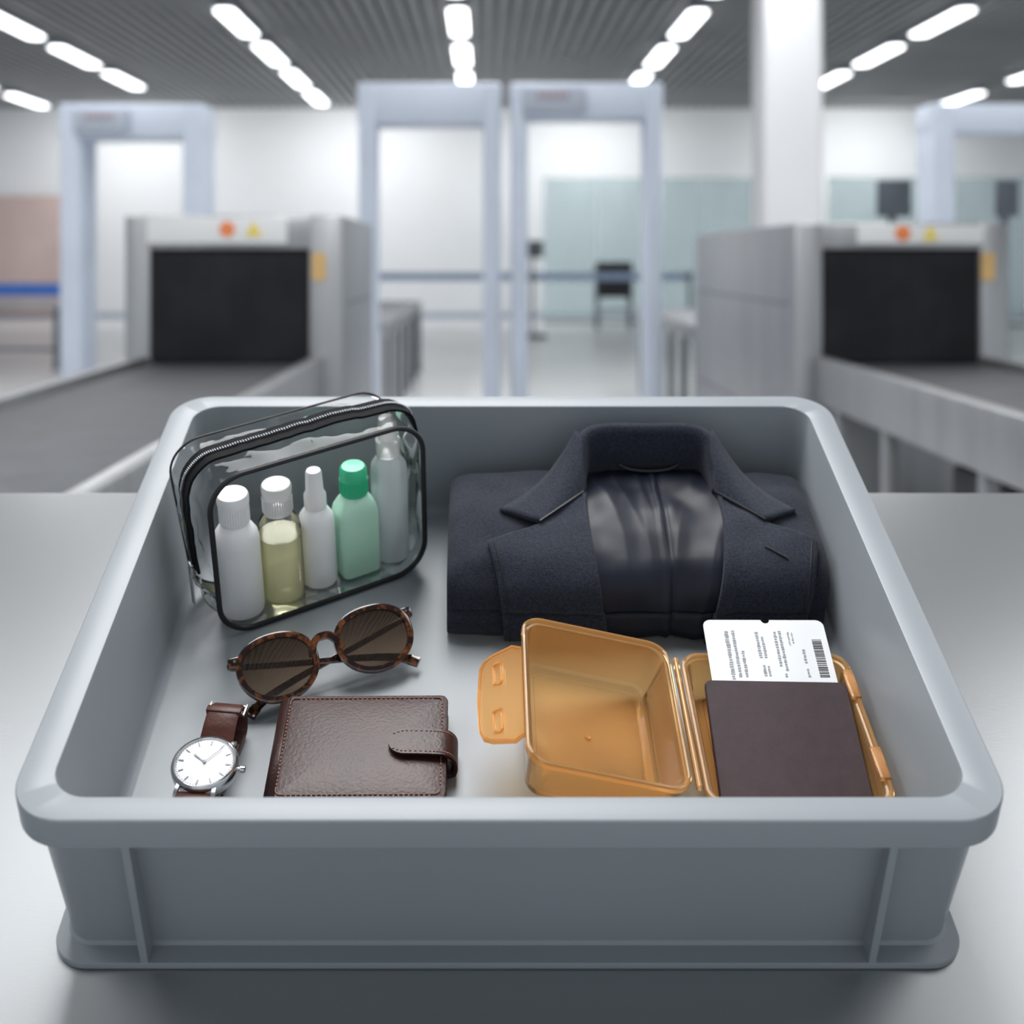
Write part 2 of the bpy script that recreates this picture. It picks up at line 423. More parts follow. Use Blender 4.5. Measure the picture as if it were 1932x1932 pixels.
for sx in (-1, 1):
    for sy in (-1, 1): G().box((sx*.68, sy*.34, .335), (.06, .06, .67), .004).obj('leg', M_steel_dark, e)
G().box((0, 0, .2), (1.36, .04, .04), .004).obj('crossbar', M_steel_dark, e)
for xx, w in ((2.87, .24), (3.66, .16)):
    e = thing('operator_monitor', 'black operator monitor on tall pole behind scanner', 'monitor', TR((xx, 9.3, 0)), 'operator monitors')
    G().box((0, 0, 1.63), (w, .05, .26), .01).obj('screen', M_screen, e)
    G().cyl((0, .04, .02), (0, .04, 1.55), .03).obj('pole', M_steel_dark, e)
    G().box((0, .04, .02), (.36, .36, .04), .008).obj('foot', M_steel_dark, e)

# ------------------------------------------------------------------ inspection table
e = thing('inspection_table', 'brushed stainless steel inspection table with sloping top', 'table', TR((0, .9, 0)))
pre = TR((0, -.9, 0))
g = G().box((0, .173, -.012), (2.4, .746, .024), .003, seg=2)
o = g.obj('tabletop', M_table, e, smooth=30); o.matrix_local = pre @ T
for sx in (-1, 1):
    for (vv, zt) in ((-.12, 0), (.46, 0)):
        top = T @ Vector((sx*1.1, vv, -.022))
        G().box((top.x, top.y, top.z/2), (.05, .05, top.z-.015), .004).obj('leg', M_steel, e, pre=pre)

# ------------------------------------------------------------------ security tray
e = thing('security_tray', 'grey plastic security tray with rounded rim on steel table', 'tray', T @ TR((0, .253, 0)))
def L3(hx, hy, r, z): return [(a, b, z) for a, b in rr(hx, hy, r, 10)]
loops = [L3(.2950, .2455, .022, 0.0003), L3(.2968, .248, .024, .0010), L3(.2968, .248, .024, .0048), L3(.2963, .2475, .0235, .0055),
         L3(.2910, .2345, .020, .0055), L3(.2895, .2325, .019, .0075), L3(.2970, .241, .026, .111), L3(.2976, .2417, .027, .1125),
         L3(.3055, .2525, .034, .1125), L3(.3062, .2532, .035, .1132), L3(.3065, .2535, .036, .1328), L3(.3063, .2533, .0358, .1341), L3(.3056, .2526, .0350, .1348),
         L3(.3046, .2516, .034, .1350), L3(.2850, .2352, .0265, .135), L3(.2843, .2345, .025, .1347), L3(.2838, .234, .024, .1337),
         L3(.2770, .2290, .021, .030), L3(.2755, .2275, .020, .0245), L3(.2725, .2245, .018, .0212), L3(.2680, .2200, .016, .0200)]
G().loft(loops, True, True).obj('body', M_tray, e, smooth=35)
def rib(pos):
    g = G(); t = .0024
    x, s = pos; vs = []
    for dx in (-t, t):
        vs += [(x+dx, s*.2315, .0048), (x+dx, s*.2474, .0048), (x+dx, s*.2512, .1135), (x+dx, s*.239, .1135)]
    g.add(vs, [(0, 1, 2, 3), (7, 6, 5, 4), (0, 4, 5, 1), (1, 5, 6, 2), (2, 6, 7, 3), (3, 7, 4, 0)])
    g.obj('rib', M_tray, e, smooth=0)
for s in (-1, 1):
    for x in (-.234, .234): rib((x, s))

# ------------------------------------------------------------------ clear pouch
PL, PD, PH = .192, .069, .153
MP = TR((-.2354, .2985, .0205)) @ RZ(30)
e = thing('toiletry_pouch', 'clear vinyl toiletry pouch with black piping and zipper', 'toiletry bag', T @ MP)
base_loop = []
pts = rr(PL/2, PH/2, .030, 10)
for i, p in enumerate(pts):
    q = pts[(i+1) % len(pts)]; d = math.dist(p, q); k = max(1, int(d/.006))
    for j in range(k): base_loop.append((PL/2+p[0]+(q[0]-p[0])*j/k, 0, PH/2+p[1]+(q[1]-p[1])*j/k+.0022))
N = len(base_loop)
def shear(x, y, z):   # the back leans slightly over toward the tray wall
    return (x-.012*(y/PD)*min(1, max(0, z/PH))*max(0, 1-x/PL), y, z)
def ploop(y, grow=0, wob=0):
    out = []
    for (x, _, z) in base_loop:
        a, b = x-PL/2, z-.0022-PH/2; l = math.hypot(a, b)
        k = grow + wob*(noise.noise(Vector((a*34, b*34, y*60)))+.5*noise.noise(Vector((a*90, b*90, y*50+4))))
        zz = b + b/l*k
        zz = max(zz, -PH/2)
        out.append(shear(PL/2+a+a/l*k, y, PH/2+zz+.0022))
    return out
g = G(); loops = []
for j in range(19):
    t = j/18; loops.append(ploop(PD*t, .004*math.sin(math.pi*t), .007*math.sin(math.pi*t)))
g.loft(loops)
for yy, sg in ((0, -1), (PD, 1)):
    ls = []
    for k in (1, .95, .88, .78, .65, .5, .3, .05):
        ls.append([shear(PL/2+(x-PL/2)*k, yy+sg*.004*(1-k*k)+.0022*noise.noise(Vector((x*k*24, z*k*24, yy)))*(1-k*.7), PH/2+(z-PH/2)*k) for x, _, z in base_loop])
    g.loft(ls, False, True)
g.obj('clear_shell', M_clear, e, smooth=60)
G().tube(ploop(-.0005), .0024, (0, 1, 0), True).obj('piping', M_black, e)
G().tube(ploop(PD+.0005), .0010, (0, 1, 0), True).obj('piping', M_black, e)
mid = ploop(PD*.46, .0072, .0025)
zz = [p for p in mid[:N//2+14] if p[2] > .05 and (p[0] < PL/2 or p[2] > PH*.6)]
g = G().sweep(zz, [(-.0012, -.0105), (.0010, -.0105), (.0024, 0), (.0010, .0105), (-.0012, .0105)], (0, 1, 0))
g.obj('zipper_tape', M_zip, e)
g = G()
for i in range(len(zz)-1):
    for f in (0, .33, .66):
        a = Vector(zz[i]).lerp(Vector(zz[i+1]), f); c = Vector((PL/2, a.y, PH/2)); d = (a-c).normalized()
        g.box(a+d*.0028, (.0010, .0030, .0014))
g.obj('zipper_teeth', M_steel_dark, e)
zl = Vector(zz[-1])
g = G().box(zl+Vector((-.003, 0, 0)), (.005, .008, .012), .001)
g.box(zl+Vector((-.0050, -.001, -.020)), (.0016, .006, .030), .0006)
g.obj('zipper_pull', M_chrome, e)

# bottles
def bottle_at(s, d): return MP @ TR((s+.004, d+.003, .0035))
def ribs_ring(g, r, z0, z1, n=36):
    for i in range(n):
        a = 2*math.pi*i/n
        g.box((r*math.cos(a), r*math.sin(a), (z0+z1)/2), (.0010, .0010, z1-z0))
e = thing('travel_bottle', 'white translucent squeeze bottle with ribbed screw cap', 'bottle', T @ bottle_at(.024, .0235), 'toiletry bottles in the clear pouch')
G().lathe([(.016, 0), (.0188, .001), (.0195, .004), (.0195, .070), (.0185, .078), (.015, .084), (.0115, .0875), (.0105, .089)]).obj('body', M_white_pl, e)
g = G().lathe([(.0118, .089), (.0125, .090), (.0122, .108), (.0135, .109), (.0135, .115), (.0125, .117), (.001, .117)]); ribs_ring(g, .0124, .091, .107); g.obj('cap', M_cap_white, e)
e = thing('travel_bottle', 'clear bottle of pale yellow liquid with frosted cap', 'bottle', T @ bottle_at(.0625, .024), 'toiletry bottles in the clear pouch')
G().lathe([(.016, 0), (.0182, .001), (.0186, .004), (.0186, .070), (.017, .077), (.013, .082), (.0105, .084), (.0105, .088)]).obj('body', M_clear_bottle, e)
G().lathe([(.0160, .0015), (.0175, .0025), (.0180, .0045), (.0180, .064), (.0001, .0645)]).obj('liquid', M_yellow, e)
g = G().lathe([(.0122, .086), (.0126, .087), (.0122, .103), (.013, .104), (.013, .112), (.012, .1135), (.001, .1135)]); ribs_ring(g, .0125, .088, .102); g.obj('cap', M_frost_cap, e)
e = thing('spray_bottle', 'small white spray bottle with slim nozzle cap', 'bottle', T @ bottle_at(.0975, .026), 'toiletry bottles in the clear pouch')
G().lathe([(.013, 0), (.0152, .001), (.0157, .004), (.0157, .062), (.0148, .069), (.011, .075), (.0085, .078)]).obj('body', M_white_pl, e)
G().lathe([(.0095, .078), (.0098, .079), (.0098, .090), (.0078, .094), (.0070, .1125), (.006, .1145), (.001, .115)]).obj('nozzle_cap', M_cap_white, e)
e = thing('travel_bottle', 'mint green rectangular bottle with bright green cap', 'bottle', T @ bottle_at(.1335, .024), 'toiletry bottles in the clear pouch')
def BL(hx, hy, r, z): return [(a, b, z) for a, b in rr(hx, hy, r, 6)]
G().loft([BL(.0155, .0115, .005, 0), BL(.0180, .0138, .006, .0015), BL(.0185, .0142, .0065, .005), BL(.0185, .0142, .0065, .062), BL(.0175, .0135, .007, .069),
          BL(.0145, .0118, .0085, .0755), BL(.0105, .0098, .009, .0795), BL(.0095, .0095, .0092, .083)], True, True).obj('body', M_green, e)
g = G().lathe([(.0118, .081), (.0122, .082), (.0120, .097), (.0122, .098), (.0118, .106), (.010, .1085), (.001, .109)]); ribs_ring(g, .0121, .083, .096); g.obj('cap', M_green_cap, e)
e = thing('spray_bottle', 'tall frosted translucent spray bottle with clear overcap', 'bottle', T @ bottle_at(.1695, .028), 'toiletry bottles in the clear pouch')
G().lathe([(.0145, 0), (.0163, .001), (.0167, .004), (.0167, .090), (.0155, .098), (.0115, .104), (.0095, .107)]).obj('body', M_frost, e)
G().lathe([(.0105, .107), (.011, .108), (.011, .122), (.0085, .124), (.0085, .140), (.0075, .1435), (.001, .1445)]).obj('nozzle_cap', M_frost_cap, e)

# ------------------------------------------------------------------ folded blazer
UC = .133; U0, U1 = -.047, .2745
MJ = TR((.11, .38, .0205)); e = thing('folded_blazer', 'folded dark navy wool blazer with notched lapels and satin lining', 'jacket', T @ MJ)
preJ = MJ.inverted()
ctrl = [(.448, .0212), (.456, .034), (.458, .055), (.455, .078), (.445, .0885), (.41, .0905), (.37, .0905), (.346, .0885), (.324, .0815), (.3085, .068), (.3020, .052), (.3030, .0475), (.2990, .043), (.2975, .032), (.303, .0212)]
def cat(P_, n=8):
    out = []
    for i in range(len(P_)-1):
        p0 = P_[max(i-1, 0)]; p1 = P_[i]; p2 = P_[i+1]; p3 = P_[min(i+2, len(P_)-1)]
        for k in range(n):
            t = k/n
            out.append(tuple(.5*((2*p1[j])+(-p0[j]+p2[j])*t+(2*p0[j]-5*p1[j]+4*p2[j]-p3[j])*t*t+(-p0[j]+3*p1[j]-3*p2[j]+p3[j])*t**3) for j in range(len(p1))))
    out.append(P_[-1]); return out
prof = cat(ctrl)
arc = [0]
for a, b in zip(prof[:-1], prof[1:]): arc.append(arc[-1]+math.dist(a, b))
TOT = arc[-1]
def pr(s):
    s = max(0, min(TOT, s))
    for i in range(len(arc)-1):
        if arc[i+1] >= s:
            t = (s-arc[i])/max(1e-9, arc[i+1]-arc[i])
            p = [prof[i][j]+(prof[i+1][j]-prof[i][j])*t for j in (0, 1)]
            a_ = prof[max(i-5, 0)]; b_ = prof[min(i+6, len(prof)-1)]
            d = (b_[0]-a_[0], b_[1]-a_[1])
            l = math.hypot(*d); return p, (d[1]/l, -d[0]/l)
    return prof[-1], (0, -1)
def S(u, s, off=0, wr=1):
    (v, w), (nv, nw) = pr(s)
    nv, nw = -nv, -nw
    if (v-.38)*nv+(w-.055)*nw < 0: nv, nw = -nv, -nw
    ee = min(u-U0, U1-u); R = .018
    f = math.sqrt(max(0, 1-(1-min(1, max(0, ee)/R))**2))
    k = off + wr*(.0042*noise.noise(Vector((u*13, s*20, 3.1)))+.0022*noise.noise(Vector((u*38, s*36, 7))))
    v2 = .38+(v-.38)*(.95+.05*f)+nv*k; w2 = .0212+(w-.0212)*(.84+.16*f)+nw*k
    lowk = max(0, 1-(w2-.021)/.045)*max(0, 1-(U1-u)/.05)
    return Vector((u-.0075*lowk, v2, max(.0210, w2)))
def s_of_v(v0):
    for i in range(len(prof)):
        if arc[i] > .06 and prof[i][0] <= v0: return arc[i]
    return TOT
us = [U0+(U1-U0)*t for t in ([0, .001, .003, .006, .012, .02, .03, .045]+[.06+.88*i/60 for i in range(61)]+[.955, .97, .98, .988, .994, .997, .999, 1])]
ss = [TOT*i/90 for i in range(91)]
g = G(); g.loft([[S(u, s) for s in ss] for u in us], True, True)
g.obj('body', M_wool, e, pre=preJ, smooth=60)
s_end = TOT-.004
def uside(d, side): return UC-d if side < 0 else UC+d*.915
def ridge(p, sh=2.2): return max(0, 1-abs(noise.noise(p))*sh)**2
# lining: two satin panels with soft creases and a raised centre seam
g = G(); rows_ = []
for i in range(100):
    s = .060+(s_end-.060)*i/99
    row = []
    for j in range(73):
        q = j/72; u = .070+(.196-.070)*q
        d = abs(q-.53); sg = 1 if q > .53 else -1
        off = .0024+.0026*ridge(Vector((u*26+sg*s*7, s*4.0, 5)), 1.8)*min(1, d/.10)+.0012*noise.noise(Vector((u*40-sg*s*14, s*10, 9)))
        off += .0020*math.exp(-((q-.53)/.022)**2) - .0014*math.exp(-((q-.568)/.016)**2)
        row.append(S(u, s, max(.0008, off), 1))
    rows_.append(row)
g.loft(rows_, ring=False); g.obj('lining', M_lining, e, pre=preJ, smooth=80, solid=.001)
# lapels
sT = s_of_v(.3430); sN = s_of_v(.362); sL = s_of_v(.3795); sG = s_of_v(.405)
for side in (-1, 1):
    def u_in(s):
        t = (s-sG)/(s_end-sG); return uside(.060-(.0 if side < 0 else -.006)-(.002+.026*t*t if side > 0 else .016*t*t), side)
    def u_out(s):
        if s < sN: t = (s-sG)/(sN-sG); return uside(.061+(.101-.061)*t, side)
        if s < sT: t = (s-sN)/(sT-sN); return uside(.101+(.146-.101)*t, side)
        t = (s-sT)/(s_end-sT); return uside(.146-.014*t-.003*math.sin(math.pi*t), side)
    g = G(); rows_ = []
    S_list = [sG+(sN-sG)*i/8 for i in range(8)]+[sN+(sT-sN)*i/8 for i in range(8)]+[sT+(s_end-sT)*i/30 for i in range(31)]
    for s in S_list:
        a, b = u_in(s), u_out(s)
        row = []
        for j in range(17):
            q = j/16; u = a+(b-a)*q
            off = .0044 + .0008*math.sin(math.pi*min(1, q*1.2)) + .0034*math.exp(-(q/.12)**2)
            row.append(S(u, s, off))
        rows_.append(row)
    g.loft(rows_, ring=False); g.obj('lapel', M_wool2, e, pre=preJ, smooth=80, solid=.0038)
    g = G(); path = [S(u_out(s)+(.005 if side < 0 else -.005), s, .0068) for s in S_list[17:]]
    g.tube(path, .0005, (1, 0, 0), n=5); g.obj('edge_stitching', M_black, e, pre=preJ)
# collar: U-shaped stand plus two leaves
g = G()
half = [(.061, .400, .1000), (.061, .415, .107), (.0605, .430, .119), (.058, .442, .1280), (.050, .4485, .1325), (.036, .4515, .1340), (.018, .4525, .1335), (0, .453, .1330)]
path = [(uside(d, -1), v, w) for d, v, w in half]+[(uside(d, 1), v, w) for d, v, w in reversed(half[:-1])]
path = cat(path, 4)
loops = []
for i, p in enumerate(path):
    q0 = Vector(path[max(0, i-1)]); q1 = Vector(path[min(len(path)-1, i+1)]); t = (q1-q0); t.z = 0; t.normalize()
    outn = Vector((-t.y, t.x, 0)); c = Vector((UC, .40, 0))
    if outn.dot(Vector((p[0], p[1], 0))-c) < 0: outn = -outn
    p = Vector(p); hgt = p.z-.089
    mfac = min(1, hgt/.042)
    sec = [p-outn*.004*mfac+Vector((0, 0, -hgt)), p-outn*.0045*mfac+Vector((0, 0, -hgt*.55)), p-outn*.0035*mfac+Vector((0, 0, -hgt*.12)), p-outn*.001, p+outn*.002+Vector((0, 0, .0012)),
           p+outn*.0055*mfac+Vector((0, 0, -.001)), p+outn*.010*mfac+Vector((0, 0, -hgt*.25)), p+outn*.015*mfac+Vector((0, 0, -hgt*.6)), p+outn*.017*mfac+Vector((0, 0, -hgt*.92))]
    loops.append(sec)
g.loft(loops, ring=False)
for side in (-1, 1):
    top = [Vector((uside(.0600, side), .440, .1285)).lerp(Vector((uside(.064, side), .452, .1295)), j/10) for j in range(11)]
    Gp = Vector((uside(.0605, side), .398, .0995)); N2 = S(uside(.101, side), sN, .0068); N1 = S(uside(.134, side), sL, .0034)
    bot = [Gp.lerp(N2, j/6) for j in range(6)]+[N2.lerp(N1, j/4) for j in range(5)]
    lo = []
    for i in range(19):
        t = i/18; row = []
        for j in range(11):
            a = top[j].lerp(bot[j], t); a.z += .003*math.sin(math.pi*t)*(1-j/10)-.010*math.sin(math.pi*t)*(j/10)
            a.x += (-side)*.004*math.sin(math.pi*t)*(j/10)
            row.append(a)
        lo.append(row)
    g.loft(lo, ring=False)
    sk = []
    for r_ in lo:
        a = r_[-1]; b = Vector((a.x, a.y+.002, .088)); sk.append([a, a.lerp(b, .5)+Vector((0, .0015, 0)), b])
    g.loft(sk, ring=False)
    gs = G().tube([Gp.lerp(N2, k/8)+Vector((0, -.0006, .0020)) for k in range(9)], .0008, (0, 0, 1), n=6)
    gs.obj('gorge_seam', M_black, e, pre=preJ)
g.obj('collar', M_wool2, e, pre=preJ, smooth=70, solid=.0038)
g = G().tube(cat([(.108, .4445, .099), (.118, .441, .096), (.135, .4395, .095), (.152, .441, .096), (.162, .4445, .099)], 6), .0016, (0, 0, 1), n=6)
g.obj('hanging_loop', M_black, e, pre=preJ)
sb = s_of_v(.333)
g = G().tube([S(uside(.095+i*.004, 1), sb+.002*i, .0078) for i in range(6)], .0008, (0, 0, 1), n=6); g.obj('buttonhole', M_black, e, pre=preJ)

# ------------------------------------------------------------------ sunglasses
al = 33
MS = TR((-.1315, .2300, .0325)) @ RZ(25) @ RX(al)
e = thing('sunglasses', 'round tortoiseshell sunglasses with brown lenses and folded arms', 'sunglasses', T @ MS)
LC = .0402
def lens_out(cx, k=1., flip=1):
    o = []
    for i in range(56):
        a = 2*math.pi*i/56; c, s_ = math.cos(a), math.sin(a)
        x = .0305*math.copysign(abs(c)**.93, c); y = .0252*math.copysign(abs(s_)**.92, s_)
        x *= 1+.07*s_
        o.append((cx+x*k, .0272+y*k))
    return o
g = G()
for cx in (-LC, LC):
    g.sweep([(x, y, -.0) for x, y in lens_out(cx)], [(-.0024, -.0020), (.0008, -.0024), (.0024, -.0016), (.0024, .0016), (.0008, .0024), (-.0024, .0020)], (0, 0, 1), True)
g.sweep(cat([(-.0120, .027, 0), (-.0098, .0345, .001), (-.0055, .0395, .0015), (0, .0405, .0018), (.0055, .0395, .0015), (.0098, .0345, .001), (.0120, .027, 0)], 5), [(-.0028, -.002), (.0028, -.002), (.0028, .002), (-.0028, .002)], (0, 0, 1))
for sx in (-1, 1):
    g.box((sx*.0715, .040, -.001), (.011, .009, .005), .0015)
g.obj('frame', M_tort, e)
for cx in (-LC, LC):
    g = G(); lo = []
    for k in (.97, .8, .6, .4, .2, .05): lo.append([(x, y, .0030*(1-k*k)) for x, y in lens_out(cx, k)])
    g.loft(lo, False, True); g.obj('lens', M_lens, e, smooth=60)
for sx in (-1, 1):
    z0 = -.0055 if sx < 0 else -.0095
    pts = [(sx*.074, .040, -.003), (sx*.0745, .039, z0), (sx*.066, .037, z0-.001), (sx*.03, .029, z0-.002), (-sx*.02, .019, z0-.003), (-sx*.050, .011, z0-.003), (-sx*.064, .004, z0-.001), (-sx*.070, -.001, z0+.001)]
    pts = cat(pts, 5); n = len(pts)
    sc = [1-.3*math.sin(math.pi*min(1, i/n*1.3)) + (.25 if i/n > .82 else 0) for i in range(n)]
    g = G().sweep(pts, [(-.0033, -.0010), (-.0022, -.0016), (.0022, -.0016), (.0033, -.0010), (.0033, .0010), (.0022, .0016), (-.0022, .0016), (-.0033, .0010)], (0, 0, 1), scales=sc)
    g.obj('temple_arm', M_tort, e)
for sx in (-1, 1):
    G().lathe([(.0012, 0), (.0012, .0006)], (sx*.072, .041, .0016), 10).obj('rivet', M_chrome, e)

# ------------------------------------------------------------------ wristwatch
MW = TR((-.2150, .1290, .0205)) @ RZ(-7)
e = thing('wristwatch', 'steel wristwatch with white dial and brown leather strap', 'watch', T @ MW)
Mc = TR((0, 0, .030)) @ RX(4)
G().lathe([(.018, -.009), (.0222, -.008), (.0238, -.004), (.0240, .001), (.0232, .0032), (.0222, .0040), (.0214, .0036), (.0210, .0022)], n=48, cap=False, M=Mc).obj('case', M_chrome, e)
G().lathe([(.0001, -.0065), (.0208, -.0065), (.0209, .0022), (.0001, .0023)], n=48, cap=False, M=Mc).obj('dial', M_dial, e)
g = G()
for h in range(12):
    a = math.pi/6*h
    q = Mc @ Matrix.Rotation(a, 4, 'Z')
    g.box((0, .0172, .0026), (.0006 if h % 3 else .0010, .0036, .0004), M=q)
for h in range(60):
    q = Mc @ Matrix.Rotation(math.pi/30*h, 4, 'Z'); g.box((0, .0200, .0025), (.0002, .0008, .0003), M=q)
g.obj('hour_marker', M_steel_dark, e)
G().box((0, .005, .0030), (.0008, .012, .0003), M=Mc @ Matrix.Rotation(math.radians(58), 4, 'Z')).obj('hand', M_steel_dark, e)
G().box((0, .0075, .0034), (.0006, .017, .0003), M=Mc @ Matrix.Rotation(math.radians(-35), 4, 'Z')).lathe([(.0012, .0026), (.0012, .0040), (.0002, .0042)], n=12, M=Mc).obj('hand', M_steel_dark, e)
G().lathe([(.0209, .0028), (.0204, .0044), (.015, .0050), (.0002, .0053)], n=48, cap=False, M=Mc).obj('crystal', M_glass, e, smooth=60)
g = G().cyl((.0238, 0, -.001), (.0262, 0, -.001), .0012, 10, Mc); g.cyl((.0262, 0, -.001), (.0292, 0, -.001), .0024, 16, Mc); g.obj('crown', M_chrome, e)
for sx in (-1, 1):
    for sy in (-1, 1):
        G().sweep(cat([(sx*.0128, sy*.018, .0290), (sx*.0134, sy*.0240, .0278), (sx*.0134, sy*.0275, .0250)], 4), [(-.0013, -.0014), (.0013, -.0014), (.0013, .0014), (-.0013, .0014)], (0, 0, 1)).obj('lug', M_steel_soft, e)
def strap(pts, w0, w1, name):
    pts = cat(pts, 6); n = len(pts); lo = []
    for i, p in enumerate(pts):
        a = Vector(pts[max(0, i-1)]); b = Vector(pts[min(n-1, i+1)]); t = (b-a).normalized(); nn = Vector((1, 0, 0)).cross(t); w = (w0+(w1-w0)*i/n)/2; P_ = Vector(p)
        X = Vector((1, 0, 0)); th = .0014
        lo.append([P_-X*w-nn*th*.5, P_-X*w*.9-nn*th, P_+X*w*.9-nn*th, P_+X*w-nn*th*.5, P_+X*w+nn*th*.5, P_+X*w*.85+nn*th*1.2, P_-X*w*.85+nn*th*1.2, P_-X*w+nn*th*.5])
    return G().loft(lo, True, True).obj(name, M_leather2, e, smooth=50)
strap([(0, .0240, .0262), (0, .030, .0295), (0, .037, .0330), (0, .047, .0355), (0, .057, .0320), (0, .0630, .022), (0, .0630, .010), (0, .056, .0030), (0, .03, .0020), (0, .0, .0020)], .0248, .022, 'strap')
strap([(0, -.0240, .0262), (0, -.030, .0285), (0, -.036, .0280), (0, -.046, .0250), (0, -.053, .017), (0, -.052, .008), (0, -.043, .0055), (0, -.02, .0055), (0, .02, .0055), (0, .045, .0062)], .0248, .020, 'strap')
G().box((0, .0475, .0358), (.0265, .006, .0050), .001).obj('strap_keeper', M_leather2, e)
g = G().box((.0138, .0545, .0315), (.002, .012, .002), .0006); g.box((-.0138, .0545, .0315), (.002, .012, .002), .0006); g.box((0, .0610, .0285), (.029, .002, .002), .0006); g.obj('buckle', M_steel_soft, e)

# ------------------------------------------------------------------ wallet
wc = (-.1055, .1600); WX, WY = .0625, .0520
MWa = TR((wc[0], wc[1], .0203)) @ RZ(.5); e = thing('leather_wallet', 'dark brown leather bifold wallet with snap strap closed', 'wallet', T @ MWa)
def slab(hx, hy, r, z0, z1, bul=.0, ed=.0012):
    def lp(k, z): return [(a, b, z) for a, b in rr(hx-k, hy-k, max(.001, r-k), 8)]
    lo = [lp(ed*2.2, z0), lp(ed*.5, z0+ed*.4), lp(0, (z0+z1)/2), lp(ed*.5, z1-ed*.4), lp(ed*2.2, z1), lp(.012, z1+bul*.5), lp(.022, z1+bul*.85), lp(.035, z1+bul)]
    return G().loft(lo, True, True)
slab(WX, WY, .006, 0, .0036).obj('back_cover', M_leather, e)
for k, z in enumerate((.0040, .0075, .0110)):
    G().box((.001-.001*k, .0, z+.0014), (WX*2-.007-.002*k, WY*2-.005, .0029), .0007).obj('card_pocket', M_leather2, e)
slab(WX, WY, .006, .0150, .0188, .0022).obj('front_cover', M_leather, e)
lo = []
for i in range(13):
    a = math.pi/2+math.pi*i/12; cx = -WX+.004; cz = .0094
    lo.append([(cx+.0088*math.cos(a), -WY+.003, cz+.0092*math.sin(a)), (cx+.0088*math.cos(a), WY-.003, cz+.0092*math.sin(a))])
G().loft(lo, ring=False).obj('spine', M_leather, e, solid=.0015, smooth=60)
g = G()
pp = rr(WX-.0042, WY-.0042, .004, 5)
full = []
for i, p in enumerate(pp):
    q = pp[(i+1) % len(pp)]; d = math.dist(p, q); k = max(1, round(d/.0036))
    for j in range(k):
        if k > 1 or i % 2 == 0: full.append((p[0]+(q[0]-p[0])*(j+.5)/k, p[1]+(q[1]-p[1])*(j+.5)/k, math.atan2(q[1]-p[1], q[0]-p[0])))
for x, y, a in full: g.box((0, 0, 0), (.0023, .0009, .0010), M=TR((x, y, .0194)) @ Matrix.Rotation(a, 4, 'Z'))
g.obj('stitching', M_stitch, e)
sy = -.003; path = [(WX-.043, 0, .0236), (WX-.03, 0, .0240), (WX-.012, 0, .0234), (WX-.001, 0, .0220), (WX+.0048, 0, .0170), (WX+.0064, 0, .010), (WX+.0048, 0, .0038), (WX+.0005, 0, .0022)]
path = cat(path, 5); lo = []
for i, p in enumerate(path):
    hw = .0125
    x0 = p[0]-(WX-.043)
    if x0 < .0125 and i < 20: hw = .0125*math.sqrt(max(.02, 1-(1-x0/.0125)**2))
    a = Vector(path[max(0, i-1)]); b = Vector(path[min(len(path)-1, i+1)]); t = (b-a).normalized()
    P_ = Vector((p[0], sy, p[2])); Y = Vector((0, 1, 0)); th = .0016
    nn = t.cross(Y)*-1
    lo.append([P_-Y*hw-nn*th, P_+Y*hw-nn*th, P_+Y*hw, P_+Y*hw*.92+nn*th, P_-Y*hw*.92+nn*th, P_-Y*hw])
sobj = G().loft(lo, True, True).obj('closure_strap', M_leather, e, smooth=50)
g = G()
for i in range(len(path)-12):
    x0 = path[i][0]-(WX-.043)
    if x0 < .004: continue
    hw = .0100 if x0 > .0125 else .0100*math.sqrt(max(.02, 1-(1-x0/.0125)**2))
    for s_ in (-1, 1): g.box((path[i][0], sy+s_*hw, path[i][2]+.0018), (.0016, .0008, .0006))
g.obj('strap_stitching', M_stitch, sobj)

# ------------------------------------------------------------------ amber lunch box
ML = TR((.12, .168, .0203)); e = thing('lunch_box', 'open translucent amber plastic lunch box with hinged lid', 'food container', T @ ML)
preL = ML.inverted()
def shell(hx, hy, depth, r, M, name, taper=.009, th=.0016, step=True, label=None):
    def lp(k, z, kk=0): return [(a, b, z) for a, b in rr(hx-k, hy-k, max(.004, r-k*.6), 8)]
    lo = [lp(taper+.006, -depth), lp(taper+.002, -depth+.001), lp(taper, -depth+.004), lp(.004, -.006), lp(.0035, -.0045), lp(.0003, -.0045), lp(0, -.0035), lp(0, -.0008), lp(.0006, 0),
          lp(.0020, .0004), lp(.0030, -.0002), lp(.0034, -.0022), lp(.0050, -.0026), lp(.0056, -.0036), lp(.0060, -.0080), lp(taper+th, -depth+.0055), lp(taper+th+.002, -depth+.0030), lp(taper+th+.004, -depth+th+.0014)]
    if step: lo += [lp(taper+th+.0085, -depth+th+.0013), lp(taper+th+.0092, -depth+th), lp(taper+th+.020, -depth+th-.0002)]
    g = G().loft(lo, True, True, M=M)
    g.lathe([(.0024, 0), (.0022, .0012), (.0005, .0016)], (0, 0, -depth+th-.0002), 16, M=M)
    return g.obj(name, M_amber, e, pre=preL, smooth=28, label=label)
MB = TR((.0715, .1690, .0755)) @ RY(14.5)
shell(.0600, .0760, .041, .017, MB, 'base_container')
MLid = TR((.2035, .1640, .0560))
shell(.0655, .0765, .0335, .015, MLid, 'lid', taper=.007)
